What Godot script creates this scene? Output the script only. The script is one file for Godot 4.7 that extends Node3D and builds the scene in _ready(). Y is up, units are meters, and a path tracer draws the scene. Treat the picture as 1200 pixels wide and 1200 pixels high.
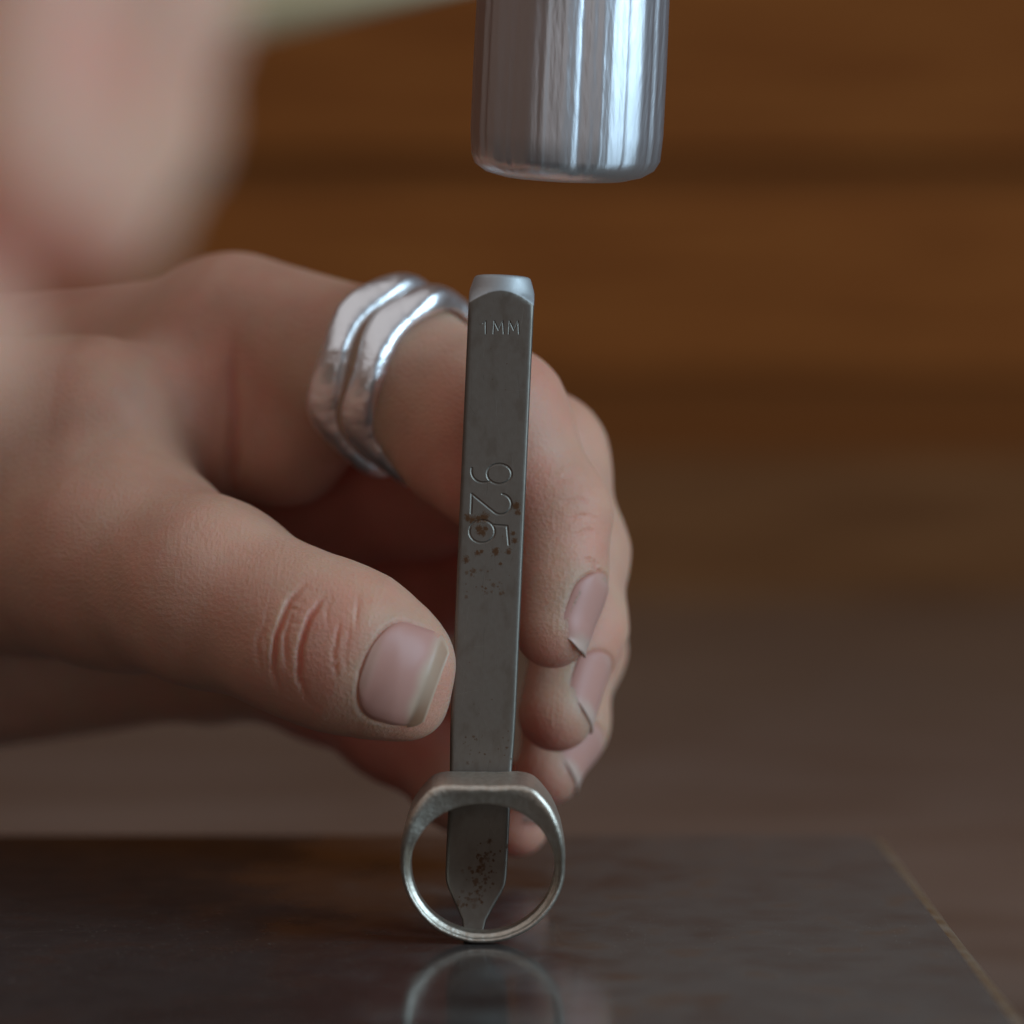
extends Node3D
# A left hand steadies a steel stamp behind a silver signet ring on a steel bench block; a hammer hangs above.
# Camera-aligned survey frame: one unit of «survey» is 0.1 mm at the distance of the ring; dz is depth in mm behind the ring.

const PITCH := 0.05114
const DIST := 350.0
const CAM := Vector3(0.0, 68.3, 347.0)   # mm

var noise_a := FastNoiseLite.new()
var noise_b := FastNoiseLite.new()
var taken := {}


# ------------------------------------------------------------------ small helpers
func V(px: float, py: float, dz: float) -> Vector3:   # survey -> mm
	var d := DIST + dz
	var f := Vector3(0, -sin(PITCH), -cos(PITCH))
	var u := Vector3(0, cos(PITCH), -sin(PITCH))
	return CAM + d * (f + Vector3((px - 600.0) * 0.1 / DIST, 0, 0) - u * ((py - 600.0) * 0.1 / DIST))


func R(rpx: float, dz: float) -> float:   # survey radius -> mm
	return rpx * 0.1 * (DIST + dz) / DIST


func lin(r: float, g: float, b: float) -> Color:   # linear base colour for albedo_color
	return Color(r, g, b).linear_to_srgb()


func numbered(called: String) -> String:
	taken[called] = taken.get(called, 0) + 1
	return called if taken[called] == 1 else "%s_%03d" % [called, taken[called] - 1]


func tag(o: Node3D, label: String, category: String = "", group: String = "", kind: String = "") -> Node3D:
	if label: o.set_meta("label", label)
	if category: o.set_meta("category", category)
	if group: o.set_meta("group", group)
	if kind: o.set_meta("kind", kind)
	return o


func base(called: String, at: Vector3 = Vector3.ZERO) -> Node3D:
	var o := Node3D.new()
	o.name = numbered(called)
	add_child(o)
	o.position = at
	return o


func put(called: String, mesh: Mesh, mat: Material, parent: Node = self, at: Vector3 = Vector3.ZERO) -> MeshInstance3D:
	var o := MeshInstance3D.new()
	o.name = called if parent != self else numbered(called)
	o.mesh = mesh
	o.material_override = mat
	o.position = at
	parent.add_child(o, true)
	return o


func arrays_mesh(v: PackedVector3Array, n: PackedVector3Array, idx: PackedInt32Array, uv = null, col = null) -> ArrayMesh:
	var a := []
	a.resize(Mesh.ARRAY_MAX)
	a[Mesh.ARRAY_VERTEX] = v
	if n.size(): a[Mesh.ARRAY_NORMAL] = n
	if uv != null: a[Mesh.ARRAY_TEX_UV] = uv
	if col != null: a[Mesh.ARRAY_COLOR] = col
	a[Mesh.ARRAY_INDEX] = idx
	var m := ArrayMesh.new()
	m.add_surface_from_arrays(Mesh.PRIMITIVE_TRIANGLES, a)
	return m


# Loft: rows of equally many points (mm). closed: rows wrap. Normals from the grid. out_sign flips winding.
func loft(rows: Array, closed: bool, cap: bool = true, flip: bool = false, uvs: Array = [], loop_rows: bool = false, smooth: bool = true) -> ArrayMesh:
	var st := SurfaceTool.new()
	st.begin(Mesh.PRIMITIVE_TRIANGLES)
	st.set_smooth_group(0 if smooth else -1)
	var m: int = rows[0].size()
	for r in rows.size():
		for i in m:
			if uvs.size(): st.set_uv(uvs[r][i])
			st.add_vertex(rows[r][i] * 0.001)
	var rr := rows.size() if loop_rows else rows.size() - 1
	for r in rr:
		var r2 := (r + 1) % rows.size()
		for i in (m if closed else m - 1):
			var a: int = r * m + i
			var b: int = r * m + (i + 1) % m
			var c: int = r2 * m + i
			var d: int = r2 * m + (i + 1) % m
			if flip:
				for k in [a, c, b, b, c, d]: st.add_index(k)
			else:
				for k in [a, b, c, b, d, c]: st.add_index(k)
	if cap and closed:
		for e in 2:
			var r: int = 0 if e == 0 else rows.size() - 1
			var ctr := Vector3.ZERO
			for p in rows[r]: ctr += p
			var at: int = rows.size() * m + e * (m + 1)
			for i in m:
				if uvs.size(): st.set_uv(uvs[r][i])
				st.add_vertex(rows[r][i] * 0.001)
			if uvs.size(): st.set_uv(uvs[r][0])
			st.add_vertex(ctr / m * 0.001)
			for i in m:
				var x := at + i
				var y := at + (i + 1) % m
				if (e == 0) != flip:
					for k in [at + m, y, x]: st.add_index(k)
				else:
					for k in [at + m, x, y]: st.add_index(k)
	st.generate_normals()
	return st.commit()


func noise_tex(freq: float, seed_: int, size: int, stops: Array, octaves: int = 4, type: int = FastNoiseLite.TYPE_SIMPLEX_SMOOTH, normal_strength: float = 0.0) -> NoiseTexture2D:
	var n := FastNoiseLite.new()
	n.seed = seed_
	n.noise_type = type
	n.frequency = freq
	n.fractal_octaves = octaves
	var t := NoiseTexture2D.new()
	t.width = size
	t.height = size
	t.seamless = true
	t.noise = n
	if normal_strength > 0.0:
		t.as_normal_map = true
		t.bump_strength = normal_strength
	if stops.size():
		var g := Gradient.new()
		var off := PackedFloat32Array()
		var cs := PackedColorArray()
		for s in stops:
			off.append(s[0])
			cs.append(s[1])
		g.offsets = off
		g.colors = cs
		t.color_ramp = g
	return t


func grey(v: float) -> Color:
	return Color(v, v, v)


# ------------------------------------------------------------------ signed distance bodies
class Body:
	var A := PackedVector3Array()
	var AB := PackedVector3Array()
	var L2 := PackedFloat32Array()
	var RA := PackedFloat32Array()
	var RB := PackedFloat32Array()
	var G := PackedInt32Array()
	var K := PackedFloat32Array()        # blend inside the group
	var creases := []                    # [PackedVector3Array points, depth, width]
	var noise: FastNoiseLite
	var bump := 0.12
	var k_palm := 5.0
	var k_fingers := 0.7
	var cam: Vector3
	var lo: Vector3
	var hi: Vector3
	var h := 0.5
	var blocks := []
	var out := []

	func add(group: int, k: float, a: Vector3, ra: float, b: Vector3, rb: float) -> void:
		A.append(a)
		AB.append(b - a)
		L2.append(maxf((b - a).length_squared(), 1e-6))
		RA.append(ra)
		RB.append(rb)
		G.append(group)
		K.append(k)

	func crease(pts: PackedVector3Array, depth: float, width: float, across: float = 0.25) -> void:
		var c := Vector3.ZERO
		for p in pts: c += p
		c /= pts.size()
		var r := 0.0
		for p in pts: r = maxf(r, p.distance_to(c))
		creases.append([pts, depth, width, c, r + 5.0 * width, across])

	func dist(i: int, p: Vector3) -> float:
		var pa := p - A[i]
		var t := clampf(pa.dot(AB[i]) / L2[i], 0.0, 1.0)
		return (pa - AB[i] * t).length() - lerpf(RA[i], RB[i], t)

	func raw(p: Vector3, list: PackedInt32Array) -> float:
		# group 0 is the palm; the others are fingers, kept apart from each other and joined softly to the palm
		var palm := 1e3
		var fingers := 1e3
		var g := 1e3
		var now := -1
		for i in list:
			var pa := p - A[i]
			var ab := AB[i]
			var t := clampf(pa.dot(ab) / L2[i], 0.0, 1.0)
			var d := (pa - ab * t).length() - lerpf(RA[i], RB[i], t)
			if G[i] != now:
				if now == 0:
					palm = g
				elif now > 0:
					var q := maxf(k_fingers - absf(g - fingers), 0.0)
					fingers = minf(fingers, g) - q * q / (4.0 * k_fingers)
				now = G[i]
				g = d
			else:
				var k := K[i]
				var q3 := maxf(k - absf(d - g), 0.0)
				g = minf(d, g) - q3 * q3 / (4.0 * k)
		if now == 0:
			palm = g
		elif now > 0:
			var q4 := maxf(k_fingers - absf(g - fingers), 0.0)
			fingers = minf(fingers, g) - q4 * q4 / (4.0 * k_fingers)
		var q5 := maxf(k_palm - absf(fingers - palm), 0.0)
		return minf(fingers, palm) - q5 * q5 / (4.0 * k_palm)

	func value(p: Vector3, list: PackedInt32Array, cl: Array) -> float:
		var d := raw(p, list)
		if d > 3.0 or d < -3.0:
			return d
		d += bump * noise.get_noise_3dv(p)
		for c in cl:
			if p.distance_squared_to(c[3]) > c[4] * c[4]:
				continue
			var best := 1e6
			var along := 0.0
			var pts: PackedVector3Array = c[0]
			var last := pts.size() - 1
			for i in last:
				var a := pts[i]
				var ab := pts[i + 1] - a
				var pa := p - a
				var t := clampf(pa.dot(ab) / ab.length_squared(), 0.0, 1.0)
				# distance across the line of the surface: the depth direction counts little
				var r := pa - ab * t
				r.z *= float(c[5])
				var rl := r.length_squared()
				if rl < best:
					best = rl
					along = (i + t) / last
			var w: float = c[2]
			if best < 9.0 * w * w:
				d += float(c[1]) * exp(-best / (w * w)) * smoothstep(0.0, 0.3, along) * smoothstep(1.0, 0.7, along) * smoothstep(1.0, 0.85, p.distance_to(c[3]) / float(c[4]))
		return d

	func near(c: Vector3, reach: float, from: PackedInt32Array) -> PackedInt32Array:
		var l := PackedInt32Array()
		var best := 1e6
		var ds := PackedFloat32Array()
		for i in from:
			var d := dist(i, c)
			ds.append(d)
			best = minf(best, d)
		if best > reach + 10.0:
			return l
		for n in from.size():
			if ds[n] < best + 2.0 * reach + 16.0:
				l.append(from[n])
		return l

	func all() -> PackedInt32Array:
		var l := PackedInt32Array()
		for i in A.size(): l.append(i)
		return l

	func bounds(clip_lo: Vector3, clip_hi: Vector3) -> void:
		lo = Vector3(1e6, 1e6, 1e6)
		hi = -lo
		for i in A.size():
			for e in 2:
				var p := A[i] + AB[i] * e
				var r := maxf(RA[i], RB[i]) + 1.0
				lo = lo.min(p - Vector3(r, r, r))
				hi = hi.max(p + Vector3(r, r, r))
		lo = lo.max(clip_lo)
		hi = hi.min(clip_hi)

	func work(n: int) -> void:
		# n: superblock; finds its active 4-cell blocks and samples them
		var s: Vector3i = blocks[n]
		var big := 16.0 * h
		var c := lo + (Vector3(s) + Vector3(0.5, 0.5, 0.5)) * big
		var l := near(c, big * 0.87, all())
		if l.is_empty():
			return
		var cl := []
		for cr in creases:
			if c.distance_to(cr[3]) < cr[4] + big * 0.87:
				cl.append(cr)
		var size := 4.0 * h
		var found := []
		for bz in 4:
			for by in 4:
				for bx in 4:
					var b := lo + Vector3(s) * big + Vector3(bx, by, bz) * size
					var m := b + Vector3.ONE * size * 0.5
					var l2 := near(m, size * 0.87, l)
					if l2.is_empty():
						continue
					var d := raw(m, l2)
					if absf(d) > size * 0.87 + 2.2:
						continue
					var f := PackedFloat32Array()
					f.resize(125)
					var neg := 0
					for k in 5:
						for j in 5:
							for i in 5:
								var val := value(b + Vector3(i, j, k) * h, l2, cl)
								f[i + 5 * j + 25 * k] = val
								if val < 0.0: neg += 1
					if neg > 0 and neg < 125:
						found.append([Vector3i(s.x * 16 + bx * 4, s.y * 16 + by * 4, s.z * 16 + bz * 4), f, l2, cl])
		out[n] = found

	func mesh(colour: Callable) -> ArrayMesh:
		var dims := Vector3i(((hi - lo) / (16.0 * h)).ceil())
		blocks.clear()
		for z in dims.z:
			for y in dims.y:
				for x in dims.x:
					blocks.append(Vector3i(x, y, z))
		out.resize(blocks.size())
		var task := WorkerThreadPool.add_group_task(work, blocks.size(), -1, true)
		WorkerThreadPool.wait_for_group_task_completion(task)
		var at := {}
		var v := PackedVector3Array()
		var nn := PackedVector3Array()
		var cc := PackedColorArray()
		var edges := []
		var sx := 4096
		for bl in out:
			if bl == null:
				continue
			for blk in bl:
				var o: Vector3i = blk[0]
				var f: PackedFloat32Array = blk[1]
				for k in 4:
					for j in 4:
						for i in 4:
							var q := i + 5 * j + 25 * k
							var inside := 0
							var c := [f[q], f[q + 1], f[q + 5], f[q + 6], f[q + 25], f[q + 26], f[q + 30], f[q + 31]]
							for e in 8:
								if c[e] < 0.0: inside += 1
							if f[q] < 0.0:
								if f[q + 1] >= 0.0: edges.append([o + Vector3i(i, j, k), 0, false])
								if f[q + 5] >= 0.0: edges.append([o + Vector3i(i, j, k), 1, false])
								if f[q + 25] >= 0.0: edges.append([o + Vector3i(i, j, k), 2, false])
							else:
								if f[q + 1] < 0.0: edges.append([o + Vector3i(i, j, k), 0, true])
								if f[q + 5] < 0.0: edges.append([o + Vector3i(i, j, k), 1, true])
								if f[q + 25] < 0.0: edges.append([o + Vector3i(i, j, k), 2, true])
							if inside == 0 or inside == 8:
								continue
							var sum := Vector3.ZERO
							var cnt := 0
							for e in 8:
								for ax in 3:
									var e2 := e | (1 << ax)
									if e2 == e: continue
									if (c[e] < 0.0) != (c[e2] < 0.0):
										var t: float = c[e] / (c[e] - c[e2])
										var p := Vector3(e & 1, (e >> 1) & 1, (e >> 2) & 1)
										p[ax] += t
										sum += p
										cnt += 1
							var pos := lo + (Vector3(o + Vector3i(i, j, k)) + sum / cnt) * h
							var key := (o.x + i) + sx * ((o.y + j) + sx * (o.z + k))
							at[key] = v.size()
							v.append(pos)
							nn.append(Vector3(blk[0]))
							edges.append([blk, v.size() - 1])
		# normals, one projection step, colours
		var jobs := []
		var quads := []
		for e in edges:
			if e.size() == 2: jobs.append(e)
			else: quads.append(e)
		var vv := v
		for jb in jobs:
			var l2: PackedInt32Array = jb[0][2]
			var cl: Array = jb[0][3]
			var p: Vector3 = v[jb[1]]
			var ep := 0.3 * h
			var d0 := value(p + Vector3(ep, -ep, -ep), l2, cl)
			var d1 := value(p + Vector3(-ep, -ep, ep), l2, cl)
			var d2 := value(p + Vector3(-ep, ep, -ep), l2, cl)
			var d3 := value(p + Vector3(ep, ep, ep), l2, cl)
			var g := Vector3(d0 - d1 - d2 + d3, -d0 - d1 + d2 + d3, -d0 + d1 - d2 + d3) / (4.0 * ep)
			var gl := g.length()
			if gl < 1e-4:
				g = Vector3.UP
				gl = 1.0
			var dm := (d0 + d1 + d2 + d3) * 0.25
			vv[jb[1]] = p - g / (gl * gl) * clampf(dm, -0.4 * h, 0.4 * h)
			nn[jb[1]] = g / gl
			cc.append(Color.WHITE)
		for i in vv.size():
			cc[i] = colour.call(vv[i], nn[i])
		var idx := PackedInt32Array()
		var lost := 0
		var step := [1, sx, sx * sx]
		for e in quads:
			var o: Vector3i = e[0]
			var key := o.x + sx * (o.y + sx * o.z)
			var ax: int = e[1]
			var s1: int = step[(ax + 1) % 3]
			var s2: int = step[(ax + 2) % 3]
			var a: int = at.get(key - s1 - s2, -1)
			var b: int = at.get(key - s2, -1)
			var c2: int = at.get(key, -1)
			var d4: int = at.get(key - s1, -1)
			if a < 0 or b < 0 or c2 < 0 or d4 < 0:
				lost += 1
				continue
			if e[2]:
				idx.append_array(PackedInt32Array([a, b, c2, a, c2, d4]))
			else:
				idx.append_array(PackedInt32Array([a, c2, b, a, d4, c2]))
		for i in vv.size():
			vv[i] = vv[i] * 0.001
		var arr := []
		arr.resize(Mesh.ARRAY_MAX)
		arr[Mesh.ARRAY_VERTEX] = vv
		arr[Mesh.ARRAY_NORMAL] = nn
		arr[Mesh.ARRAY_COLOR] = cc
		arr[Mesh.ARRAY_INDEX] = idx
		var m := ArrayMesh.new()
		m.add_surface_from_arrays(Mesh.PRIMITIVE_TRIANGLES, arr)
		print("body: ", vv.size(), " vertices, ", idx.size() / 3, " faces, open ", lost)
		return m


var body: Body
var red_spots := []     # [centre mm, radius mm, amount]

func skin_colour(p: Vector3, _n: Vector3) -> Color:
	var red := 0.0
	for s in red_spots:
		var q := p.distance_to(s[0]) / float(s[1])
		if q < 1.0:
			red += float(s[2]) * (1.0 - q * q) * (1.0 - q * q)
	var m := noise_a.get_noise_3dv(p * 0.9) * 0.5 + noise_b.get_noise_3dv(p) * 0.5
	red += 0.34 * m
	var c := Color(0.53, 0.318, 0.21)
	c = c.lerp(Color(0.63, 0.23, 0.16), clampf(0.25 + red, 0.0, 1.0))
	var v := 1.0 + 0.10 * noise_b.get_noise_3dv(p * 0.45 + Vector3(40, 0, 0))
	return Color(c.r * v, c.g * v, c.b * v)


# chain of joints [px, py, dz, r_px]
func chain(b: Body, group: int, k: float, js: Array) -> void:
	for i in js.size() - 1:
		var a: Array = js[i]
		var c: Array = js[i + 1]
		b.add(group, k, V(a[0], a[1], a[2]), R(a[3], a[2]), V(c[0], c[1], c[2]), R(c[3], c[2]))


func curve(pts: Array, dz: float) -> PackedVector3Array:
	var o := PackedVector3Array()
	for p in pts:
		o.append(V(p[0], p[1], p[2] if p.size() > 2 else dz))
	return o


# A finger nail: a thin arched plate that lies on the flesh of one finger and runs on past it at the free edge.
# a, b: two points on the axis of the last joint (mm); t: where along it the root lies; facing: the way the nail looks.
func nail(finger: int, a: Vector3, b: Vector3, t: float, facing: Vector3, length: float, width: float, bed: float, free_col: Color, mat: Material, parent: Node, taper: float = 0.80) -> void:
	var along := (b - a).normalized()
	var normal := (facing - along * facing.dot(along)).normalized()
	var side := along.cross(normal)
	var root := a.lerp(b, t)
	var own := PackedInt32Array()
	for i in body.G.size():
		if body.G[i] == finger: own.append(i)
	var nu := 21
	var nv := 30
	var drop := func(v: float, w: float) -> float:
		var q := root + along * v + side * w + normal * 16.0
		for s in 40:
			var d := body.raw(q, own)
			q -= normal * d * 0.85
			if d < 0.01: break
		return (q - root).dot(normal)
	var half := func(v: float) -> float:     # outline
		var w := 1.0
		if v < 0.34: w = sqrt(maxf(1.0 - pow(1.0 - v / 0.34, 2.4), 0.0)) * 0.93 + 0.07 * v / 0.34
		if v > 0.66: w *= sqrt(1.0 - taper * pow((v - 0.66) / 0.34, 2.4))
		return maxf(w, 0.16) * width * 0.5
	# heights of the bed
	var nb := 16
	var grid := []
	for j in nb:
		var row := []
		for i in nu:
			var u := 2.0 * i / (nu - 1) - 1.0
			row.append(drop.call(length * bed * j / (nb - 1), u * width * 0.5))
		grid.append(row)
	var top := []
	for j in nv:
		var v := float(j) / (nv - 1)
		var row := []
		var f := clampf(v / bed, 0.0, 1.0) * (nb - 1)
		var f0 := mini(int(f), nb - 2)
		for i in nu:
			var u := 2.0 * i / (nu - 1) - 1.0
			var w: float = u * half.call(v)
			var g := clampf((w / (width * 0.5) + 1.0) * 0.5, 0.0, 1.0) * (nu - 1)
			var g0 := mini(int(g), nu - 2)
			var h0 := lerpf(grid[f0][g0], grid[f0][g0 + 1], g - g0)
			var h1 := lerpf(grid[f0 + 1][g0], grid[f0 + 1][g0 + 1], g - g0)
			var hgt := lerpf(h0, h1, f - f0)
			if v > bed:
				var mid := (nu - 1) / 2
				var slope: float = (grid[nb - 1][mid] - grid[nb - 4][mid]) / (length * bed * 3.0 / (nb - 1))
				hgt += (v - bed) * length * clampf(slope, -0.28, 0.0) * 0.9
				hgt = lerpf(hgt, grid[nb - 1][mid], 0.45 * (v - bed) / (1.0 - bed))
			var edge := smoothstep(0.0, 0.16, minf(1.0 - absf(u), v * 1.2))
			hgt += lerpf(-0.10, 0.12, edge) if v < bed else 0.12
			row.append(root + along * (v * length) + side * w + normal * hgt)
		top.append(row)
	# the fold of skin round it
	var fold := PackedVector3Array()
	for j in range(int(nv * bed), -1, -2): fold.append(top[j][0])
	for i in range(2, nu - 1, 3): fold.append(top[0][i])
	for j in range(0, int(nv * bed), 2): fold.append(top[j][nu - 1])
	body.crease(fold, 0.42, 0.34, 1.0)
	var pink := Color(0.54, 0.25, 0.19)
	var st := SurfaceTool.new()
	st.begin(Mesh.PRIMITIVE_TRIANGLES)
	st.set_smooth_group(0)
	for layer in 2:
		for j in nv:
			for i in nu:
				var v := float(j) / (nv - 1)
				var u := 2.0 * i / (nu - 1) - 1.0
				var line := bed - 0.02 - 0.05 * (1.0 - u * u) + 0.015 * sin(u * 9.0)
				var e := 0.75 * smoothstep(line - 0.09, line + 0.08, v)
				var lun := smoothstep(0.22, 0.10, v + 0.12 * u * u) * 0.22
				st.set_color(pink.lerp(free_col, maxf(e, lun)))
				st.add_vertex((top[j][i] - normal * (lerpf(0.36, 0.24, v) * layer)) * 0.001)
	var n0 := nu * nv
	for j in nv - 1:
		for i in nu - 1:
			var q := j * nu + i
			for k in [q, q + 1, q + nu, q + 1, q + nu + 1, q + nu]: st.add_index(k)
			for k in [n0 + q, n0 + q + nu, n0 + q + 1, n0 + q + 1, n0 + q + nu, n0 + q + nu + 1]: st.add_index(k)
	var rim := []
	for i in nu: rim.append(i)
	for j in range(1, nv): rim.append(j * nu + nu - 1)
	for i in range(nu - 2, -1, -1): rim.append((nv - 1) * nu + i)
	for j in range(nv - 2, 0, -1): rim.append(j * nu)
	for i in rim.size():
		var p: int = rim[i]
		var q: int = rim[(i + 1) % rim.size()]
		for k in [p, n0 + p, q, q, n0 + p, n0 + q]: st.add_index(k)
	st.generate_normals()
	put("nail", st.commit(), mat, parent)


# ------------------------------------------------------------------ scene
func _ready() -> void:
	# camera
	var cam := Camera3D.new()
	cam.name = "camera"
	cam.position = CAM * 0.001
	cam.rotation.x = -PITCH
	cam.fov = rad_to_deg(2.0 * atan(60.0 / DIST))
	cam.near = 0.02
	cam.far = 20.0
	var lens := CameraAttributesPhysical.new()
	lens.frustum_focal_length = 70.0   # 19.46 degrees on a 24 mm frame
	lens.exposure_aperture = 7.2
	lens.frustum_focus_distance = 0.357
	cam.attributes = lens
	add_child(cam)
	cam.current = true
	# surroundings and lamps
	var env := Environment.new()
	env.background_mode = Environment.BG_COLOR
	env.background_color = lin(0.104, 0.064, 0.048)
	env.tonemap_mode = Environment.TONE_MAPPER_LINEAR
	env.tonemap_exposure = 0.95
	env.ssao_enabled = true
	env.ssil_enabled = true
	env.sdfgi_enabled = true
	var we := WorldEnvironment.new()
	we.name = "surroundings"
	we.environment = env
	add_child(we)
	lens.exposure_multiplier = 1.0
	area_light("window_light", Vector3(0.80, 0.40, 0.34), Vector3(0.0, 0.05, 0.0), Vector2(0.6, 0.7), lin(0.54, 0.79, 1.0), 0.98)
	area_light("front_light", Vector3(-0.06, 0.10, 0.62), Vector3(-0.01, 0.07, 0.0), Vector2(0.46, 0.22), lin(0.90, 0.91, 0.95), 0.021)
	area_light("room_light", Vector3(-0.26, 0.72, 0.14), Vector3(-0.02, 0.03, 0.0), Vector2(1.2, 1.1), lin(0.88, 0.93, 1.0), 0.20)

	noise_a.seed = 3
	noise_a.frequency = 0.09
	noise_b.seed = 11
	noise_b.frequency = 0.25

	build_setting()
	build_block()
	build_signet_ring()
	build_punch()
	build_holding_hand()
	build_hammer()
	build_striking_hand()


func area_light(called: String, at: Vector3, to: Vector3, size: Vector2, colour: Color, energy: float) -> void:
	var l := AreaLight3D.new()
	l.name = called
	l.area_size = size
	l.area_range = 6.0
	l.area_attenuation = 2.0
	l.light_color = colour
	l.light_energy = energy
	l.shadow_enabled = true
	add_child(l)
	l.look_at_from_position(at, to, Vector3.UP if absf((to - at).normalized().y) < 0.95 else Vector3.FORWARD)


func build_setting() -> void:
	# bench top, 24 mm below the face of the block, running back to a wall of drawers
	var bm := StandardMaterial3D.new()
	bm.resource_name = "worn bench"
	bm.albedo_texture = noise_tex(0.010, 5, 512, [[0.0, lin(0.138, 0.108, 0.088)], [0.5, lin(0.19, 0.152, 0.126)], [1.0, lin(0.24, 0.195, 0.165)]])
	bm.uv1_triplanar = true
	bm.uv1_scale = Vector3(2.2, 2.2, 5.0)
	bm.roughness = 0.12
	bm.metallic_specular = 0.9
	var b := BoxMesh.new()
	b.size = Vector3(3.2, 0.04, 1.9)
	tag(put("bench_top", b, bm, self, Vector3(0, -0.0442, -0.47)), "worn brown workbench top under the steel block", "", "", "structure")
	# wall of horizontal boards with dark gaps
	var wall := base("wall", Vector3(0, 0, -0.83))
	tag(wall, "brown wall of horizontal wooden boards behind the bench", "", "", "structure")
	var back := StandardMaterial3D.new()
	back.albedo_color = lin(0.20, 0.060, 0.014)
	back.metallic_specular = 0.2
	back.roughness = 0.9
	var bk := BoxMesh.new()
	bk.size = Vector3(3.2, 1.6, 0.02)
	put("backing", bk, back, wall, Vector3(0, 0.6, -0.004))
	var mats := []
	for i in 3:
		var pm := StandardMaterial3D.new()
		pm.resource_name = "oiled board"
		var t: float = [0.80, 1.04, 0.96][i]
		pm.albedo_texture = noise_tex(0.012, 20 + i, 512, [[0.0, lin(0.20 * t, 0.056 * t, 0.010 * t)], [0.5, lin(0.275 * t, 0.079 * t, 0.015 * t)], [1.0, lin(0.33 * t, 0.106 * t, 0.021 * t)]])
		pm.uv1_triplanar = true
		pm.uv1_scale = Vector3(1.2, 14.0, 6.0)
		pm.roughness = 0.8
		pm.metallic_specular = 0.25
		mats.append(pm)
	# heights (m) of the board edges: bottom, top
	var rows := [[-0.024, 0.030], [0.063, 0.1345], [0.1475, 0.217], [0.229, 0.30], [0.312, 0.385], [0.397, 0.47], [0.482, 0.56], [0.572, 0.65]]
	for i in rows.size():
		var pl := BoxMesh.new()
		if i == 0:
			var dull: StandardMaterial3D = mats[0].duplicate()
			dull.albedo_texture = noise_tex(0.012, 26, 512, [[0.0, lin(0.15, 0.054, 0.017)], [0.5, lin(0.205, 0.078, 0.026)], [1.0, lin(0.25, 0.10, 0.034)]])
			mats.append(dull)
		pl.size = Vector3(3.2, rows[i][1] - rows[i][0], 0.03)
		put("plank", pl, mats[3] if i == 0 else mats[i % 3], wall, Vector3(0, (rows[i][0] + rows[i][1]) * 0.5, -0.005 * (i % 2)))


func steel(col: Color, rough: float) -> StandardMaterial3D:
	var m := StandardMaterial3D.new()
	m.albedo_color = col
	m.metallic = 1.0
	m.roughness = rough
	return m


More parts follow.
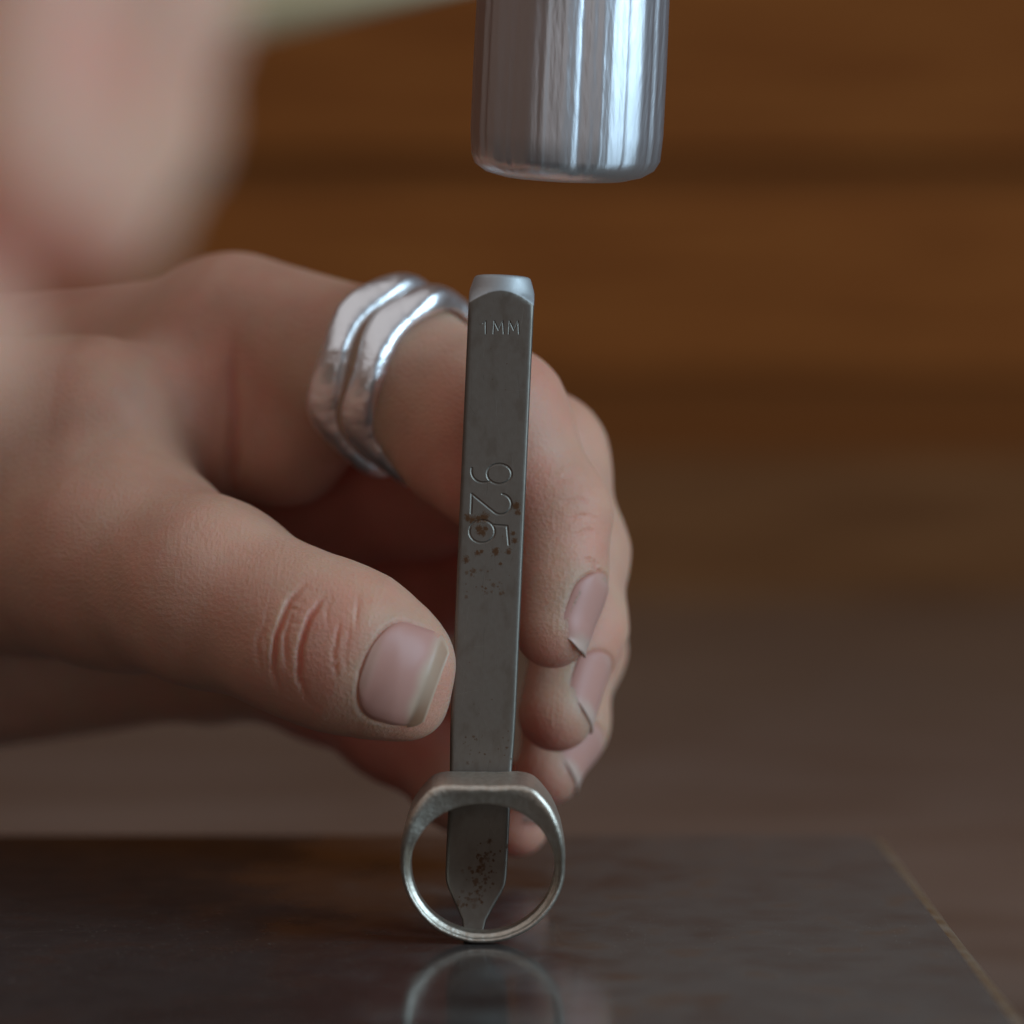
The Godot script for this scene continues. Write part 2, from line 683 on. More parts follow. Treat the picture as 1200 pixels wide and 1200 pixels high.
func build_block() -> void:
	# a flat steel bench block with softened edges; top at y = 0
	var x0 := -135.0
	var x1 := 53.5
	var z0 := -81.0
	var z1 := 110.0
	var prof := [[0.0, 1.9], [-0.22, 0.8], [-0.8, 0.2], [-1.9, 0.0], [-22.8, 0.0], [-23.6, 0.25], [-24.0, 1.0]]
	var rows := []
	var rc := 6.0
	for pr in prof:
		var row := []
		var ins: float = pr[1]
		for q in 4:
			var cx := (x1 - rc) if q in [0, 3] else (x0 + rc)
			var cz := (z1 - rc) if q in [0, 1] else (z0 + rc)
			for s in 9:
				var a := q * PI / 2 + s * PI / 16.0
				row.append(Vector3(cx + cos(a) * (rc - ins), pr[0], cz + sin(a) * (rc - ins)))
		rows.append(row)
	var edge_rows := rows.slice(0, 4)
	var m := StandardMaterial3D.new()
	m.resource_name = "dark oiled steel"
	m.metallic = 0.0
	m.metallic_specular = 0.35
	m.albedo_texture = noise_tex(0.008, 31, 1024, [[0.0, lin(0.100, 0.098, 0.090)], [0.40, lin(0.114, 0.120, 0.112)], [0.62, lin(0.125, 0.132, 0.123)], [0.84, lin(0.132, 0.116, 0.098)], [1.0, lin(0.150, 0.150, 0.140)]], 6)
	m.uv1_triplanar = true
	m.uv1_scale = Vector3(9.0, 9.0, 9.0)
	m.roughness_texture = noise_tex(0.02, 32, 1024, [[0.0, grey(0.12)], [0.5, grey(0.165)], [1.0, grey(0.32)]], 6)
	m.roughness = 1.0
	m.heightmap_enabled = true
	m.heightmap_texture = noise_tex(0.06, 33, 1024, [[0.0, grey(0.0)], [0.3, grey(0.7)], [1.0, grey(1.0)]], 5)
	m.heightmap_scale = 0.0004
	var o := base("bench_block")
	tag(o, "dark flat steel bench block with worn rounded edge under the signet ring", "bench block")
	put("body", loft(rows.slice(3), true, true, true), m, o)
	var ff := SurfaceTool.new()
	ff.begin(Mesh.PRIMITIVE_TRIANGLES)
	var gx := 96
	var gz := 96
	for iz in gz + 1:
		for ix in gx + 1:
			var p := Vector3(lerpf(x0 + 1.9, x1 - 1.9, float(ix) / gx), 0, lerpf(z0 + 1.9, z1 - 1.9, float(iz) / gz))
			# the four rounded corners
			var cx := clampf(p.x, x0 + rc, x1 - rc)
			var cz := clampf(p.z, z0 + rc, z1 - rc)
			var off := Vector2(p.x - cx, p.z - cz)
			var far := rc - 1.9
			if off.length() > far: off = off.normalized() * far
			p = Vector3(cx + off.x, 0, cz + off.y)
			var left_tone := smoothstep(22.0, -18.0, p.x + 26.0 * noise_a.get_noise_2d(p.x * 0.5, p.z * 0.5) + 9.0 * noise_b.get_noise_2d(p.x, p.z))  # face colour turns darker and browner towards the left, with an uneven border
			ff.set_color(Color(1, 1, 1).lerp(Color(0.42, 0.28, 0.255), left_tone))
			ff.set_normal(Vector3.UP)
			ff.set_uv(Vector2((p.x - x0) / (x1 - x0), (p.z - z0) / (z1 - z0)))
			ff.set_uv2(Vector2(p.x, p.z) * 0.0105)
			ff.add_vertex(p * 0.001)
	for iz in gz:
		for ix in gx:
			var a := iz * (gx + 1) + ix
			for k in [a, a + 1, a + gx + 1, a + 1, a + gx + 2, a + gx + 1]: ff.add_index(k)
	var fm: StandardMaterial3D = m.duplicate()
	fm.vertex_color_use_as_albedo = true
	fm.metallic_specular = 0.45
	fm.uv1_triplanar = false
	fm.uv1_scale = Vector3.ONE
	fm.albedo_texture = noise_tex(0.014, 31, 1024, [[0.0, lin(0.100, 0.096, 0.088)], [0.40, lin(0.114, 0.119, 0.111)], [0.62, lin(0.125, 0.132, 0.123)], [0.84, lin(0.134, 0.114, 0.095)], [1.0, lin(0.150, 0.150, 0.140)]], 7)
	fm.heightmap_texture = noise_tex(0.10, 33, 1024, [[0.0, grey(0.0)], [0.3, grey(0.7)], [1.0, grey(1.0)]], 5)
	var ro_im := Image.create(256, 256, false, Image.FORMAT_RGB8)
	for iy in 256:
		for ix in 256:
			var mm := Vector2(lerpf(x0, x1, ix / 255.0), lerpf(z0, z1, iy / 255.0))
			var st_ := smoothstep(-13.0, -40.0, mm.x + 22.0 * noise_a.get_noise_2d(mm.x * 0.5, mm.y * 0.5))
			ro_im.set_pixel(ix, iy, grey(0.135 + 0.05 * noise_b.get_noise_2d(mm.x * 0.5, mm.y * 0.5) + 0.06 * maxf(noise_a.get_noise_2d(mm.x * 1.3, mm.y * 1.3), 0.0) + 0.24 * st_))
	fm.roughness_texture = ImageTexture.create_from_image(ro_im)
	var dust := Image.create(1024, 1024, false, Image.FORMAT_RGBA8)
	var rng := RandomNumberGenerator.new()
	rng.seed = 5
	dust.fill(Color(0.5, 0.47, 0.43, 0.0))
	for i in 9000:
		var v := rng.randf()
		var al := 0.12 + 0.75 * v * v * v
		var px := rng.randi() % 1024
		var py := rng.randi() % 1024
		var tone := Color(0.72, 0.67, 0.60, al) if rng.randf() < 0.8 else Color(0.42, 0.22, 0.12, al)
		dust.set_pixel(px, py, tone)
		if v > 0.75: dust.set_pixel((px + 1) % 1024, py, tone)
		if v > 0.9: dust.set_pixel(px, (py + 1) % 1024, tone)
	for i in 420:
		var p := Vector2(rng.randf(), rng.randf()) * 1024.0
		var d := Vector2.from_angle(rng.randfn() * 0.5) * (1.0 if rng.randf() < 0.7 else -1.0)
		var al := 0.08 + 0.34 * rng.randf() * rng.randf()
		for k in int(10 + rng.randf() * rng.randf() * 150):
			p += d
			d = d.rotated(rng.randfn() * 0.01)
			dust.set_pixel(posmod(int(p.x), 1024), posmod(int(p.y), 1024), Color(0.55, 0.52, 0.48, al))
	fm.detail_enabled = true
	fm.detail_uv_layer = BaseMaterial3D.DETAIL_UV_2
	fm.detail_albedo = ImageTexture.create_from_image(dust)
	fm.detail_blend_mode = BaseMaterial3D.BLEND_MODE_MIX
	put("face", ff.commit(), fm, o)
	var em := StandardMaterial3D.new()
	em.resource_name = "rubbed rusty edge"
	em.metallic = 0.6
	em.albedo_texture = noise_tex(0.02, 36, 512, [[0.0, lin(0.20, 0.10, 0.04)], [0.45, lin(0.34, 0.24, 0.15)], [1.0, lin(0.46, 0.40, 0.32)]], 5)
	em.uv1_triplanar = true
	em.uv1_scale = Vector3(20, 20, 20)
	em.roughness = 0.36
	put("edge", loft(edge_rows, true, false, true), em, o)


func build_signet_ring() -> void:
	# centre of the hole 9.3 mm above the block, axis towards the camera
	var c := V(566, 1013, 0.0)
	c.z = 0.0
	c.y = 9.35
	var rows := []
	var na := 144
	for ia in na:
		var a := TAU * ia / na
		var ca := cos(a)
		var sa := sin(a)
		# hole, slightly squashed, with a flatter roof under the table
		var ri := 8.40 - 0.40 * sa * sa - 0.25 * pow(maxf(sa, 0.0), 4.0)
		# outer outline: round below, swelling shoulders up to a flat, faintly dished table
		var ro := 9.58 - 0.36 * pow(maxf(-sa, 0.0), 2.0) + 2.35 * pow(maxf(sa, 0.0), 1.65)
		if sa > 0.3:
			var dish := 10.25 - 0.22 * (1.0 - pow(minf(absf(ca) / maxf(sa, 0.01) / 0.66, 1.0), 2.0))
			var flat := dish / sa
			var k := 1.1
			var q := maxf(k - absf(ro - flat), 0.0)
			ro = minf(ro, flat) - q * q / (4.0 * k)
		ro += 0.07 * noise_b.get_noise_2d(ca * 9.0, sa * 9.0)
		ri += 0.03 * noise_a.get_noise_2d(ca * 60.0, sa * 60.0)
		# half width along the axis: wide table, slim shank
		var up := smoothstep(-0.45, 0.85, sa)
		var w := lerpf(1.7, 6.2, up * up * (3.0 - 2.0 * up) * 0.6 + up * 0.4)
		w += 0.06 * noise_a.get_noise_2d(ca * 40.0 + 9.0, sa * 40.0)
		var th := ro - ri
		var ch := minf(0.42, th * 0.35)
		var wi := w - 0.35 - 0.9 * up * smoothstep(1.2, 2.6, th)   # the front face leans in towards the hole
		var sec := [[ri, -wi + 0.25], [ri + 0.10, -wi + 0.06], [ri + 0.28, -wi], [lerpf(ri, ro, 0.55), -lerpf(wi, w, 0.62)], [ro - ch * 1.4, -w + 0.05], [ro - ch * 0.6, -w + ch * 0.35], [ro - ch * 0.12, -w + ch * 1.0], [ro, -w + ch * 2.0],
			[ro + 0.02, 0.0], [ro, w - ch * 2.0], [ro - ch * 0.12, w - ch], [ro - ch * 0.6, w - ch * 0.35], [ro - ch * 1.4, w - 0.05], [lerpf(ri, ro, 0.55), lerpf(wi, w, 0.62)], [ri + 0.28, wi], [ri + 0.10, wi - 0.06], [ri, wi - 0.25], [ri - 0.02, 0.0]]
		var row := []
		for s in sec:
			row.append(Vector3(ca * s[0], sa * s[0], s[1]))
		rows.append(row)
	var m := StandardMaterial3D.new()
	m.resource_name = "unpolished silver"
	m.metallic = 1.0
	m.albedo_texture = noise_tex(0.03, 41, 512, [[0.0, lin(0.58, 0.49, 0.38)], [0.5, lin(0.73, 0.64, 0.53)], [1.0, lin(0.84, 0.77, 0.66)]], 5)
	m.uv1_triplanar = true
	m.uv1_scale = Vector3(60, 60, 60)
	m.roughness_texture = noise_tex(0.05, 42, 512, [[0.0, grey(0.34)], [1.0, grey(0.54)]], 5)
	m.roughness = 1.0
	m.heightmap_enabled = true
	m.heightmap_texture = noise_tex(0.05, 43, 512, [], 5)
	m.heightmap_scale = 0.006
	tag(put("signet_ring", loft(rows, true, false, false, [], true), m, self, c * 0.001), "plain silver signet ring with flat table standing upright on the steel block", "ring")


# stroke distance map for the punch face; x across, y down the face, mm from the top centre
func build_punch() -> void:
	var top := V(589, 324, 11.0)
	var foot := V(566, 850, 11.0)
	var down := (foot - top).normalized()
	var right := Vector3(1, 0, 0)
	right = (right - down * right.dot(down)).normalized()
	var back := down.cross(right).normalized()    # away from or towards the camera
	if back.z > 0: back = -back
	var long := (V(566, 1088, 11.0) - top).dot(down)
	# texture: rust and engraving, 0.05 mm a texel, face 8.4 mm wide
	var tw := 176
	var tl := 1664
	var per := 0.05
	var alb := Image.create(tw, tl, false, Image.FORMAT_RGB8)
	var hgt := Image.create(tw, tl, false, Image.FORMAT_RGB8)
	var rgh := Image.create(tw, tl, false, Image.FORMAT_RGB8)
	var strokes := []
	var P := func(px: float, py: float) -> Vector2:
		var q := V(px, py, 7.2)
		return Vector2((q - top).dot(right), (q - top).dot(down))
	var Z := func(list: Array) -> PackedVector2Array:   # points measured on an enlargement
		var o := PackedVector2Array()
		for p in list: o.append(P.call(520.0 + p[0] / 7.5, 520.0 + p[1] / 7.5))
		return o
	var ring := func(cx: float, cy: float, rx: float, ry: float, a0: float, a1: float) -> Array:
		var o := []
		for i in 21:
			var a := deg_to_rad(lerpf(a0, a1, i / 20.0))
			o.append([cx + rx * cos(a), cy + ry * sin(a)])
		return o
	# 925, turned a quarter so that it reads downwards
	strokes.append([Z.call(ring.call(487, 264, 108, 88, 0, 360)), 0.15])
	strokes.append([Z.call(ring.call(350, 240, 108, 100, 60, 195)), 0.15])
	strokes.append([Z.call([[515, 440]] + ring.call(500, 530, 92, 90, -75, 125) + [[245, 440], [238, 610]]), 0.15])
	strokes.append([Z.call(ring.call(335, 770, 112, 100, -150, 205)), 0.15])
	strokes.append([Z.call([[425, 712], [555, 722], [570, 885]]), 0.15])
	# 1MM, small, upright
	for g in [[[566, 379], [569, 376], [569, 391]], [[578, 391], [579, 376], [584, 387], [589, 376], [590, 391]], [[596, 391], [597, 376], [602, 387], [607, 376], [608, 391]]]:
		var o := PackedVector2Array()
		for p in g: o.append(P.call(p[0], p[1]))
		strokes.append([o, 0.07])
	var spots := []
	var rng := RandomNumberGenerator.new()
	rng.seed = 77
	for s in [[212, 650, 26], [245, 665, 22], [300, 660, 26], [350, 640, 34], [310, 745, 30], [340, 775, 28], [365, 745, 20], [640, 545, 28], [650, 600, 22], [610, 785, 18], [625, 850, 20], [455, 945, 30], [570, 945, 20], [295, 955, 20], [195, 1015, 24], [500, 1050, 14], [330, 945, 14]]:
		spots.append([P.call(520.0 + s[0] / 7.5, 520.0 + s[1] / 7.5), s[2] / 75.0 * 1.55, 1.0])
	for i in 30:
		spots.append([P.call(545 + rng.randf() * 45, 665 + rng.randf() * 38), 0.08 + rng.randf() * rng.randf() * 0.34, 0.35 + 0.5 * rng.randf()])
	for i in 26:
		spots.append([P.call(538 + rng.randf() * 62, 862 + rng.randf() * 32), 0.06 + rng.randf() * rng.randf() * 0.26, 0.4 + 0.5 * rng.randf()])
	for i in 130:
		var t := rng.randf()
		spots.append([P.call(lerpf(575, 548, t) + rng.randfn() * 9.0, lerpf(985, 1058, t) + rng.randfn() * 5.0), 0.07 + rng.randf() * rng.randf() * 0.46, 0.45 + 0.5 * rng.randf()])
	for i in 30:
		spots.append([P.call(530 + rng.randf() * 70, 350 + rng.randf() * 700), 0.04 + rng.randf() * 0.07, 0.6])
	var fn := FastNoiseLite.new()
	fn.seed = 9
	fn.frequency = 0.9
	var rust := PackedFloat32Array()
	var dig := PackedFloat32Array()
	rust.resize(tw * tl)
	dig.resize(tw * tl)
	for s in spots:
		var c: Vector2 = s[0]
		var r: float = s[1]
		var x0 := int((c.x - r * 1.6) / per) + tw / 2
		var y0 := int((c.y - r * 1.6) / per)
		var n := int(3.2 * r / per) + 2
		for y in n:
			for x in n:
				var ix := x0 + x
				var iy := y0 + y
				if ix < 0 or iy < 0 or ix >= tw or iy >= tl: continue
				var p := Vector2((ix - tw / 2) * per, iy * per)
				var d := p.distance_to(c) / r + 0.5 * fn.get_noise_2d(p.x * 1.5, p.y * 1.5) + 0.5 * fn.get_noise_2d(p.x * 4.0 + 50.0, p.y * 4.0)
				var q := iy * tw + ix
				rust[q] = maxf(rust[q], float(s[2]) * smoothstep(1.15, 0.35, d))
	for s in strokes:
		var pts: PackedVector2Array = s[0]
		var w: float = s[1]
		for i in pts.size() - 1:
			var a := pts[i]
			var b := pts[i + 1]
			var lo := a.min(b) - Vector2(0.5, 0.5)
			var hi := a.max(b) + Vector2(0.5, 0.5)
			for iy in range(maxi(0, int(lo.y / per)), mini(tl, int(hi.y / per) + 1)):
				for ix in range(maxi(0, int(lo.x / per) + tw / 2), mini(tw, int(hi.x / per) + tw / 2 + 1)):
					var p := Vector2((ix - tw / 2) * per, iy * per)
					var d := p.distance_to(Geometry2D.get_closest_point_to_segment(p, a, b))
					var q := iy * tw + ix
					dig[q] = maxf(dig[q], smoothstep(w * 1.25, w * 0.15, d))
	var scuff := PackedFloat32Array()
	scuff.resize(tw * tl)
	for i in 150:
		var p := Vector2(rng.randf() * tw, rng.randf() * tl)
		var d := Vector2.from_angle(PI / 2 + rng.randfn() * (0.10 if i < 110 else 0.7))
		var a := rng.randf_range(-1.0, 1.0)
		for k in int(12 + 150 * rng.randf() * rng.randf()):
			p += d
			if p.x < 0 or p.y < 0 or p.x >= tw or p.y >= tl: break
			scuff[int(p.y) * tw + int(p.x)] = a
	var steel_c := Color(0.196, 0.170, 0.142)
	var rust_c := Color(0.15, 0.058, 0.018)
	for y in tl:
		for x in tw:
			var q := y * tw + x
			var g := 0.5 + 0.5 * fn.get_noise_2d(x * 0.06, y * 0.05)
			var streak := 0.5 + 0.5 * fn.get_noise_2d(x * 0.4, y * 0.035)
			var k := 0.86 + 0.16 * g + 0.08 * streak
			var ru := rust[q]
			var tint := smoothstep(0.05, 0.6, fn.get_noise_2d(x * 0.018 + 70.0, y * 0.010)) * 0.30
			k *= 1.0 + 0.22 * scuff[q]
			var col := Color(steel_c.r * k, steel_c.g * k, steel_c.b * k).lerp(Color(0.115, 0.082, 0.056), tint).lerp(rust_c, ru * 0.85)
			var xx := (x - tw / 2) * per
			var rr := sqrt(xx * xx + 15.4)
			var ye := 2.0 + (rr - 3.95) * 1.0 + 0.06 * fn.get_noise_2d(x * 0.3, 5.0)
			var ground := smoothstep(ye + 0.12, ye - 0.12, y * per)
			col = col.lerp(Color(0.56, 0.56, 0.55), ground * 0.85)
			alb.set_pixel(x, y, col.linear_to_srgb())
			hgt.set_pixel(x, y, grey(clampf(0.86 + 0.03 * g + 0.02 * streak - 0.42 * dig[q] + 0.06 * ru - 0.05 * absf(scuff[q]), 0.0, 1.0)))
			rgh.set_pixel(x, y, grey(clampf(0.44 + 0.10 * g + 0.35 * ru + 0.14 * ground, 0.0, 1.0)))
	var m := StandardMaterial3D.new()
	m.resource_name = "worn tool steel"
	m.metallic = 0.9
	m.albedo_texture = ImageTexture.create_from_image(alb)
	m.roughness_texture = ImageTexture.create_from_image(rgh)
	m.roughness = 1.0
	m.heightmap_enabled = true
	m.heightmap_texture = ImageTexture.create_from_image(hgt)
	m.heightmap_scale = 0.022
	m.texture_repeat = false
	# stations down the shank: [mm from the top, half width, half depth, shift towards the camera, round limit]
	var st := []
	for p in [[0.0, 2.9], [0.06, 3.2], [0.2, 3.38], [0.5, 3.50], [1.0, 3.66], [1.5, 3.81], [2.0, 3.98], [2.4, 4.3], [2.8, 4.7], [3.2, 5.1], [3.6, 5.6]]:
		st.append([p[0], 3.92, 3.92, 0.0, p[1]])
	var s0 := 3.6
	for i in range(1, 30):
		st.append([lerpf(s0, 52.5, i / 29.0), 3.92 - 0.02 * i / 29.0, 3.92, 0.0, 9.0])
	for p in [[55.5, 3.86, 3.8, 0.0], [57.0, 3.8, 3.7, 0.05], [58.6, 3.74, 3.6, 0.25], [60.5, 3.70, 3.5, 0.55], [63.0, 3.70, 3.4, 1.1], [66.0, 3.70, 3.2, 2.0], [69.0, 3.68, 2.9, 3.2], [71.5, 3.64, 2.6, 4.4], [72.4, 3.55, 2.5, 4.9], [73.2, 3.25, 2.35, 5.35], [75.0, 2.3, 2.1, 6.3], [76.6, 1.45, 1.8, 7.1], [77.6, 1.25, 1.7, 7.6], [long - 0.15, 1.15, 1.6, 8.0], [long, 0.9, 1.4, 8.05]]:
		st.append([p[0], p[1], p[2], p[3], 9.0])
	var rows := []
	var uvs := []
	var per_side := 18
	for s in st:
		var row := []
		var ur := []
		var e := minf(0.42, float(s[1]) * 0.2)
		# square with small bevels, walked round; denser at the corners
		for side in 4:
			for i in per_side:
				var t := 2.0 * i / per_side - 1.0
				t = signf(t) * pow(absf(t), 0.6)
				var p := Vector2(t, 1.0).rotated(-side * PI / 2)
				p = Vector2(p.x * s[1], p.y * s[2])
				# soften the corners
				var ox: float = absf(p.x) - (float(s[1]) - e)
				var oy: float = absf(p.y) - (float(s[2]) - e)
				if ox > 0.0 and oy > 0.0:
					var v := Vector2(ox, oy)
					v = v.normalized() * minf(v.length(), e)
					p = Vector2(signf(p.x) * (float(s[1]) - e + v.x), signf(p.y) * (float(s[2]) - e + v.y))
				if p.length() > s[4]: p = p.normalized() * float(s[4])
				row.append(top + down * s[0] + right * p.x - back * (p.y + s[3]))
				ur.append(Vector2(p.x / (tw * per) + 0.5, s[0] / (tl * per)))
		rows.append(row)
		uvs.append(ur)
	var o := base("punch")
	tag(o, "grey square steel stamping punch marked 925 with rust specks, held upright behind the ring", "punch")
	put("shank", loft(rows, true, true, false, uvs), m, o)


func skin_material() -> StandardMaterial3D:
	var m := StandardMaterial3D.new()
	m.resource_name = "skin"
	m.vertex_color_use_as_albedo = true
	m.roughness = 0.52
	m.metallic_specular = 0.40
	m.subsurf_scatter_enabled = true
	m.subsurf_scatter_strength = 0.5
	m.uv1_triplanar = true
	m.uv1_scale = Vector3(80, 80, 80)
	m.heightmap_enabled = true
	m.heightmap_texture = noise_tex(0.045, 61, 512, [], 4, FastNoiseLite.TYPE_CELLULAR)
	m.heightmap_scale = 0.012
	return m


func build_holding_hand() -> void:
	var t0 := Time.get_ticks_msec()
	body = Body.new()
	body.noise = noise_a
	body.k_palm = 7.0
	var b := body
	# palm: metacarpals, heel and wrist
	b.add(0, 9.0, V(-60, 500, 82), 19.0, V(235, 420, 58), 11.5)
	b.add(0, 9.0, V(-60, 560, 95), 20.0, V(280, 560, 80), 11.0)
	b.add(0, 9.0, V(-60, 640, 98), 20.0, V(290, 690, 88), 10.0)
	b.add(0, 9.0, V(-90, 765, 96), 16.0, V(230, 782, 86), 7.5)
	b.add(0, 9.0, V(-420, 640, 110), 26.0, V(-60, 610, 90), 24.0)
	b.add(0, 9.0, V(-60, 510, 46), 14.5, V(110, 492, 38), 9.0)
	b.add(0, 9.0, V(110, 495, 40), 9.0, V(200, 515, 47), 8.2)    # web of skin between thumb and index
	# thumb
	chain(b, 1, 5.0, [[-60, 605, 62, 162], [145, 656, 30, 122], [245, 695, 17, 102], [352, 742, 9, 88], [415, 766, 7, 85], [452, 784, 7, 77]])
	b.add(1, 2.5, V(450, 775, 7), R(70, 7), V(490, 776, 8), R(36, 8))
	b.add(1, 2.5, V(450, 788, 7), R(70, 7), V(482, 824, 8), R(40, 8))
	# index
	chain(b, 2, 4.0, [[282, 400, 53, 102], [455, 443, 40, 96], [575, 497, 28, 87], [646, 606, 25, 64], [653, 680, 22, 51], [648, 738, 19, 45]])
	b.add(2, 5.0, V(528, 545, 31), R(48, 31), V(565, 570, 27), R(48, 27))
	b.add(2, 4.0, V(285, 480, 50), R(95, 50), V(330, 510, 48), R(85, 48))
	# middle
	chain(b, 3, 4.0, [[300, 590, 78, 95], [500, 560, 60, 88], [632, 540, 45, 75], [671, 650, 42, 60], [678, 735, 37, 50], [652, 836, 28, 45]])
	# ring finger
	chain(b, 4, 4.0, [[300, 700, 88, 88], [520, 660, 74, 82], [652, 650, 60, 68], [677, 760, 54, 50], [664, 850, 47, 43], [642, 905, 40, 39]])
	# little finger
	chain(b, 5, 4.0, [[270, 775, 84, 62], [380, 802, 72, 62], [462, 850, 62, 60], [545, 918, 52, 52], [604, 964, 46, 40]])
	# folds
	b.crease(curve([[396, 662], [364, 676], [338, 706], [324, 745], [320, 785], [326, 818], [340, 845]], -1), 1.0, 0.30)
	b.crease(curve([[412, 688], [382, 696], [362, 724], [352, 760], [350, 795], [358, 822], [374, 842]], -2), 1.0, 0.30)
	b.crease(curve([[344, 708], [335, 745], [336, 790]], -1), 0.3, 0.28)
	b.crease(curve([[372, 722], [364, 752], [364, 790]], -1), 0.25, 0.25)
	b.crease(curve([[400, 722], [391, 765], [396, 800]], -2), 0.3, 0.28)
	b.crease(curve([[412, 730], [404, 765], [408, 795]], -2), 0.2, 0.25)
	b.crease(curve([[312, 720], [302, 755], [306, 795]], 0), 0.16, 0.3)
	b.crease(curve([[278, 380], [274, 440], [277, 490], [273, 545], [262, 612]], 41), 0.95, 0.95)
	b.crease(curve([[262, 420], [258, 480], [256, 540]], 41), 0.25, 0.8)
	b.crease(curve([[312, 370], [318, 430]], 41), 0.3, 0.8)
	b.crease(curve([[330, 375], [334, 425]], 41), 0.25, 0.7)
	for i in 7:
		var y := 716.0 + i * 15.0
		b.crease(curve([[-60, y - 34], [0, y], [50, y + 26 - i * 2], [100, y + 40 - i * 5], [150 - i * 6, y + 44 - i * 7]], 40), 0.42 - 0.03 * (i % 3), 0.45)
	var rng := RandomNumberGenerator.new()
	rng.seed = 21
	for i in 16:
		var x := 296.0 + rng.randf() * 124.0
		var y := 700.0 + rng.randf() * 90.0
		var hl := 14.0 + rng.randf() * 26.0
		var bow := (372.0 - x) * 0.02 + 5.0 * rng.randf()
		b.crease(curve([[x + bow, y - hl], [x - 1.0 + rng.randf() * 3.0, y - hl * 0.3], [x - 2.0 + rng.randf() * 3.0, y + hl * 0.3], [x + bow, y + hl]], -1), 0.06 + 0.13 * rng.randf(), 0.24)
	for i in 8:
		var x := 330.0 + rng.randf() * 60.0
		var y := 690.0 + rng.randf() * 110.0
		b.crease(curve([[x - 9, y + 4 - 8 * rng.randf()], [x, y], [x + 10, y + 5 - 8 * rng.randf()]], -1), 0.08 + 0.12 * rng.randf(), 0.22)
	# folds over the bent joints
	for p in [[668, 560], [676, 585], [684, 604], [690, 622]]:
		b.crease(curve([[p[0] - 26, p[1] + 6], [p[0], p[1]], [p[0] + 30, p[1] + 10]], 18), 0.16, 0.3)
	for p in [[690, 655], [694, 664], [690, 672]]:
		b.crease(curve([[p[0] - 16, p[1] + 3], [p[0], p[1]], [p[0] + 18, p[1] + 12]], 18), 0.25, 0.22)
	b.h = 0.38
	b.bounds(Vector3(-170, -40, -150), Vector3(60, 120, 60))
	for s in [[V(500, 800, 6), 11.0, 0.45], [V(640, 770, 18), 8.0, 0.65], [V(640, 870, 26), 8.0, 0.65], [V(640, 930, 38), 8.0, 0.65], [V(604, 985, 44), 9.0, 0.7], [V(545, 560, 27), 12.0, 0.5], [V(420, 640, 60), 30.0, 1.0], [V(520, 640, 62), 20.0, 0.8], [V(560, 860, 58), 22.0, 0.8], [V(300, 480, 45), 12.0, 0.3], [V(430, 860, 64), 24.0, 0.9], [V(250, 460, 45), 16.0, 0.35], [V(370, 750, 0), 9.0, 0.35], [V(690, 640, 20), 7.0, 0.4], [V(700, 760, 34), 7.0, 0.4], [V(640, 440, 22), 9.0, 0.35], [V(590, 560, 22), 9.0, 0.5]]:
		red_spots.append(s)
	var skin := skin_material()
	var hand := base("hand")
	tag(hand, "left hand in focus, thumb and curled fingers gripping the steel punch", "hand")
	# nails
	var nm := StandardMaterial3D.new()
	nm.resource_name = "nail"
	nm.vertex_color_use_as_albedo = true
	nm.roughness = 0.42
	nm.metallic_specular = 0.38
	nm.subsurf_scatter_enabled = true
	nm.subsurf_scatter_strength = 0.1
	var white := Color(0.56, 0.41, 0.28)
	var clear := Color(0.58, 0.39, 0.30)
	nail(1, V(395, 758, 7), V(500, 796, 7), 0.35, Vector3(0.16, -0.03, 1.0), 8.9, 12.0, 0.82, white, nm, hand, 0.5)
	nail(2, V(660, 650, 22), V(648, 738, 19), 0.24, Vector3(0.97, 0.05, 0.24), 10.3, 8.2, 0.90, clear, nm, hand)
	nail(3, V(676, 745, 36), V(652, 836, 28), 0.30, Vector3(0.96, 0.05, 0.27), 10.3, 8.4, 0.90, clear, nm, hand)
	nail(4, V(668, 830, 48), V(642, 905, 40), 0.34, Vector3(0.95, 0.0, 0.29), 9.2, 8.0, 0.89, clear, nm, hand)
	nail(5, V(560, 930, 50), V(604, 964, 46), 0.55, Vector3(0.5, 0.9, 0.2), 8.0, 6.4, 0.75, clear, nm, hand)
	put("skin", b.mesh(skin_colour), skin, hand)
	# two wavy silver rings on the index finger
	var axis := (V(580, 497, 28) - V(282, 400, 53)).normalized()
	var silver := StandardMaterial3D.new()
	silver.resource_name = "polished silver"
	silver.albedo_color = lin(0.96, 0.96, 0.96)
	silver.metallic = 1.0
	silver.roughness = 0.36
	silver.uv1_triplanar = true
	silver.uv1_scale = Vector3(55, 55, 55)
	silver.heightmap_enabled = true
	silver.heightmap_texture = noise_tex(0.012, 71, 512, [], 3)
	silver.heightmap_scale = 0.02
	var c1 := V(452, 437, 40.5)
	wavy_ring(c1, axis, 10.75, silver, "polished wavy silver ring on the index finger, the one nearer the knuckle", 1)
	wavy_ring(c1 + axis * 5.65, axis, 10.5, silver, "polished wavy silver ring on the index finger, the one nearer the punch", 2)
	print("hand ", Time.get_ticks_msec() - t0, " ms")


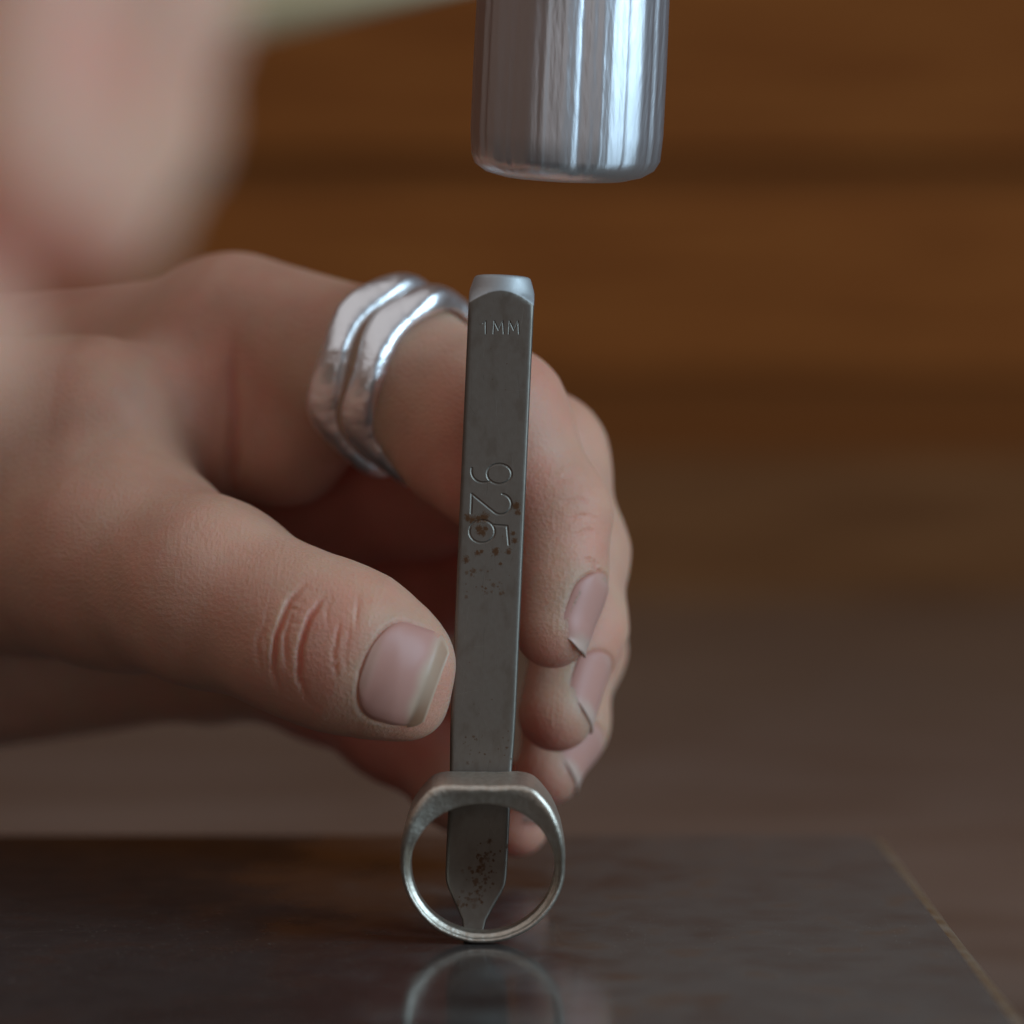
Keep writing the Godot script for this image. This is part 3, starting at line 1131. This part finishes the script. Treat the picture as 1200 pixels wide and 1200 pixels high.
func wavy_ring(c: Vector3, axis: Vector3, r: float, mat: Material, label: String, seed_: int) -> void:
	var up := (Vector3.UP - axis * axis.y).normalized()
	var fwd := up.cross(axis).normalized()
	if fwd.z < 0: fwd = -fwd
	var rows := []
	var na := 160
	for i in na:
		var a := TAU * i / na           # 0: towards the camera, 90 degrees: up
		var dir := fwd * cos(a) + up * sin(a)
		var wave := 0.30 * sin(a * 3.0 + 0.5) + 0.34 * sin(a * 5.0 + 1.4) + 2.6 * pow(maxf(-sin(a), 0.0), 3.0)
		var thick := 2.35 + 0.26 * sin(a * 4.0 + 0.6 + seed_ * 0.4) + 0.06 * sin(a * 9.0 + seed_)
		var half := 2.56 + 0.22 * sin(a * 3.0 + 2.0 + seed_)
		var ridge := 0.55 * sin(a * 5.0 + seed_ * 0.5)
		var sec := []
		for k in 20:
			var q := TAU * k / 20.0
			var x := half * signf(cos(q)) * pow(absf(cos(q)), 0.72)
			var y := sin(q)
			y = thick * pow(maxf(y, 0.0), 0.68) - 0.25 * maxf(-y, 0.0)
			y *= 1.0 + 0.42 * (x / half) * ridge
			sec.append(c + dir * (r + y) + axis * (x + wave))
		rows.append(sec)
	tag(put("ring", loft(rows, true, false, false, [], true), mat), label, "ring", "silver rings on the index finger")


func build_hammer() -> void:
	var face := V(660, 212, 14.0)
	var axis := (V(668, -700, 14.0) - face).normalized()
	axis = (Vector3(0.045, 1.0, 0.0) + Vector3(0, 0, 0.13)).normalized()
	var side := Vector3(1, 0, 0)
	side = (side - axis * side.dot(axis)).normalized()
	var front := side.cross(axis).normalized()
	if front.z < 0: front = -front
	var prof := [[0.0, 0.01], [0.1, 4.0], [0.35, 7.5], [0.9, 9.6], [1.8, 10.9], [3.0, 11.4], [6.0, 11.6], [14.0, 11.6], [22.0, 11.5], [36.0, 11.4], [46.0, 10.4], [52.0, 9.0], [60.0, 9.8], [66.0, 9.6], [67.0, 8.6], [67.2, 0.01]]
	var rows := []
	var n := 192
	for p in prof:
		var row := []
		for i in n:
			var a := TAU * i / n + 0.2
			# round cheek with uneven ground flats
			var flats := 0.020 * sin(a * 3.0 + 0.4) + 0.016 * sin(a * 7.0 + 1.1) + 0.030 * noise_b.get_noise_2d(cos(a) * 9.0, sin(a) * 9.0) + 0.016 * noise_b.get_noise_2d(cos(a) * 38.0, sin(a) * 38.0)
			var r: float = p[1] * (1.0 + flats * smoothstep(0.5, 3.0, p[0]))
			row.append(face + axis * p[0] + (side * cos(a) + front * sin(a)) * r)
		rows.append(row)
	var m := StandardMaterial3D.new()
	m.resource_name = "ground hammer steel"
	m.metallic = 1.0
	m.albedo_color = lin(0.74, 0.75, 0.77)
	m.roughness = 0.38
	m.uv1_triplanar = true
	m.uv1_scale = Vector3(70, 12, 70)
	m.heightmap_enabled = true
	m.heightmap_texture = noise_tex(0.03, 81, 512, [], 4)
	m.heightmap_scale = 0.005
	var o := base("hammer")
	tag(o, "jeweller's hammer with faceted steel head raised above the punch", "hammer")
	put("head", loft(rows, true, false, true), m, o)
	var a := face + axis * 29.0
	var e := V(60, -36, -162.0)
	var hr := []
	for k in 25:
		var t := k / 24.0
		var c := a.lerp(e, t)
		var r := lerpf(4.6, 5.6, smoothstep(0.2, 0.9, t))
		var d := (e - a).normalized()
		var u := Vector3.UP
		u = (u - d * u.dot(d)).normalized()
		var w := d.cross(u)
		var row := []
		for i in 28:
			var an := TAU * i / 28
			row.append(c + u * cos(an) * r * 1.12 + w * sin(an) * r * 0.9)
		hr.append(row)
	var hm := StandardMaterial3D.new()
	hm.resource_name = "varnished ash handle"
	hm.albedo_texture = noise_tex(0.02, 82, 512, [[0.0, lin(0.40, 0.27, 0.14)], [1.0, lin(0.54, 0.38, 0.21)]])
	hm.uv1_triplanar = true
	hm.uv1_scale = Vector3(20, 60, 20)
	hm.roughness = 0.4
	put("handle", loft(hr, true), hm, o)


func build_striking_hand() -> void:
	var b := Body.new()
	b.noise = noise_a
	b.k_palm = 4.0
	b.k_fingers = 1.2
	b.bump = 0.25
	# fingers closed round the handle, knuckles towards the camera
	b.add(0, 10.0, V(-162, -500, -185), 12.0, V(168, -420, -165), 10.0)
	b.add(0, 10.0, V(-162, -500, -185), 14.0, V(-482, -200, -185), 14.0)
	b.add(0, 10.0, V(-312, -420, -190), 20.0, V(-1562, -500, -190), 27.0)
	b.add(0, 10.0, V(-1562, -500, -190), 27.0, V(-4262, -700, -190), 36.0)
	chain(b, 1, 3.0, [[208, -184, -176, 88], [178, -4, -178, 90], [146, 146, -182, 92], [106, 258, -190, 90]])
	chain(b, 2, 3.0, [[-22, -304, -180, 150], [-7, -54, -186, 150], [-12, 191, -192, 146]])
	chain(b, 3, 3.0, [[-222, 46, -182, 150], [-167, 296, -186, 145], [-104, 414, -194, 138]])
	chain(b, 4, 3.0, [[-392, 96, -180, 150], [-372, 416, -186, 150], [-302, 556, -192, 135]])
	b.h = 0.9
	b.bounds(Vector3(-190, -20, 60), Vector3(30, 190, 330))
	red_spots.clear()
	for sp in [[V(150, 60, -192), 5.0, 0.9], [V(60, 300, -192), 5.0, 0.8], [V(-20, 250, -195), 6.0, 0.6], [V(240, 60, -186), 4.0, 0.4]]:
		red_spots.append(sp)
	var skin := skin_material()
	var hand := base("hand")
	tag(hand, "blurred hand near the camera closed round the hammer handle", "hand")
	put("skin", b.mesh(skin_colour), skin, hand)
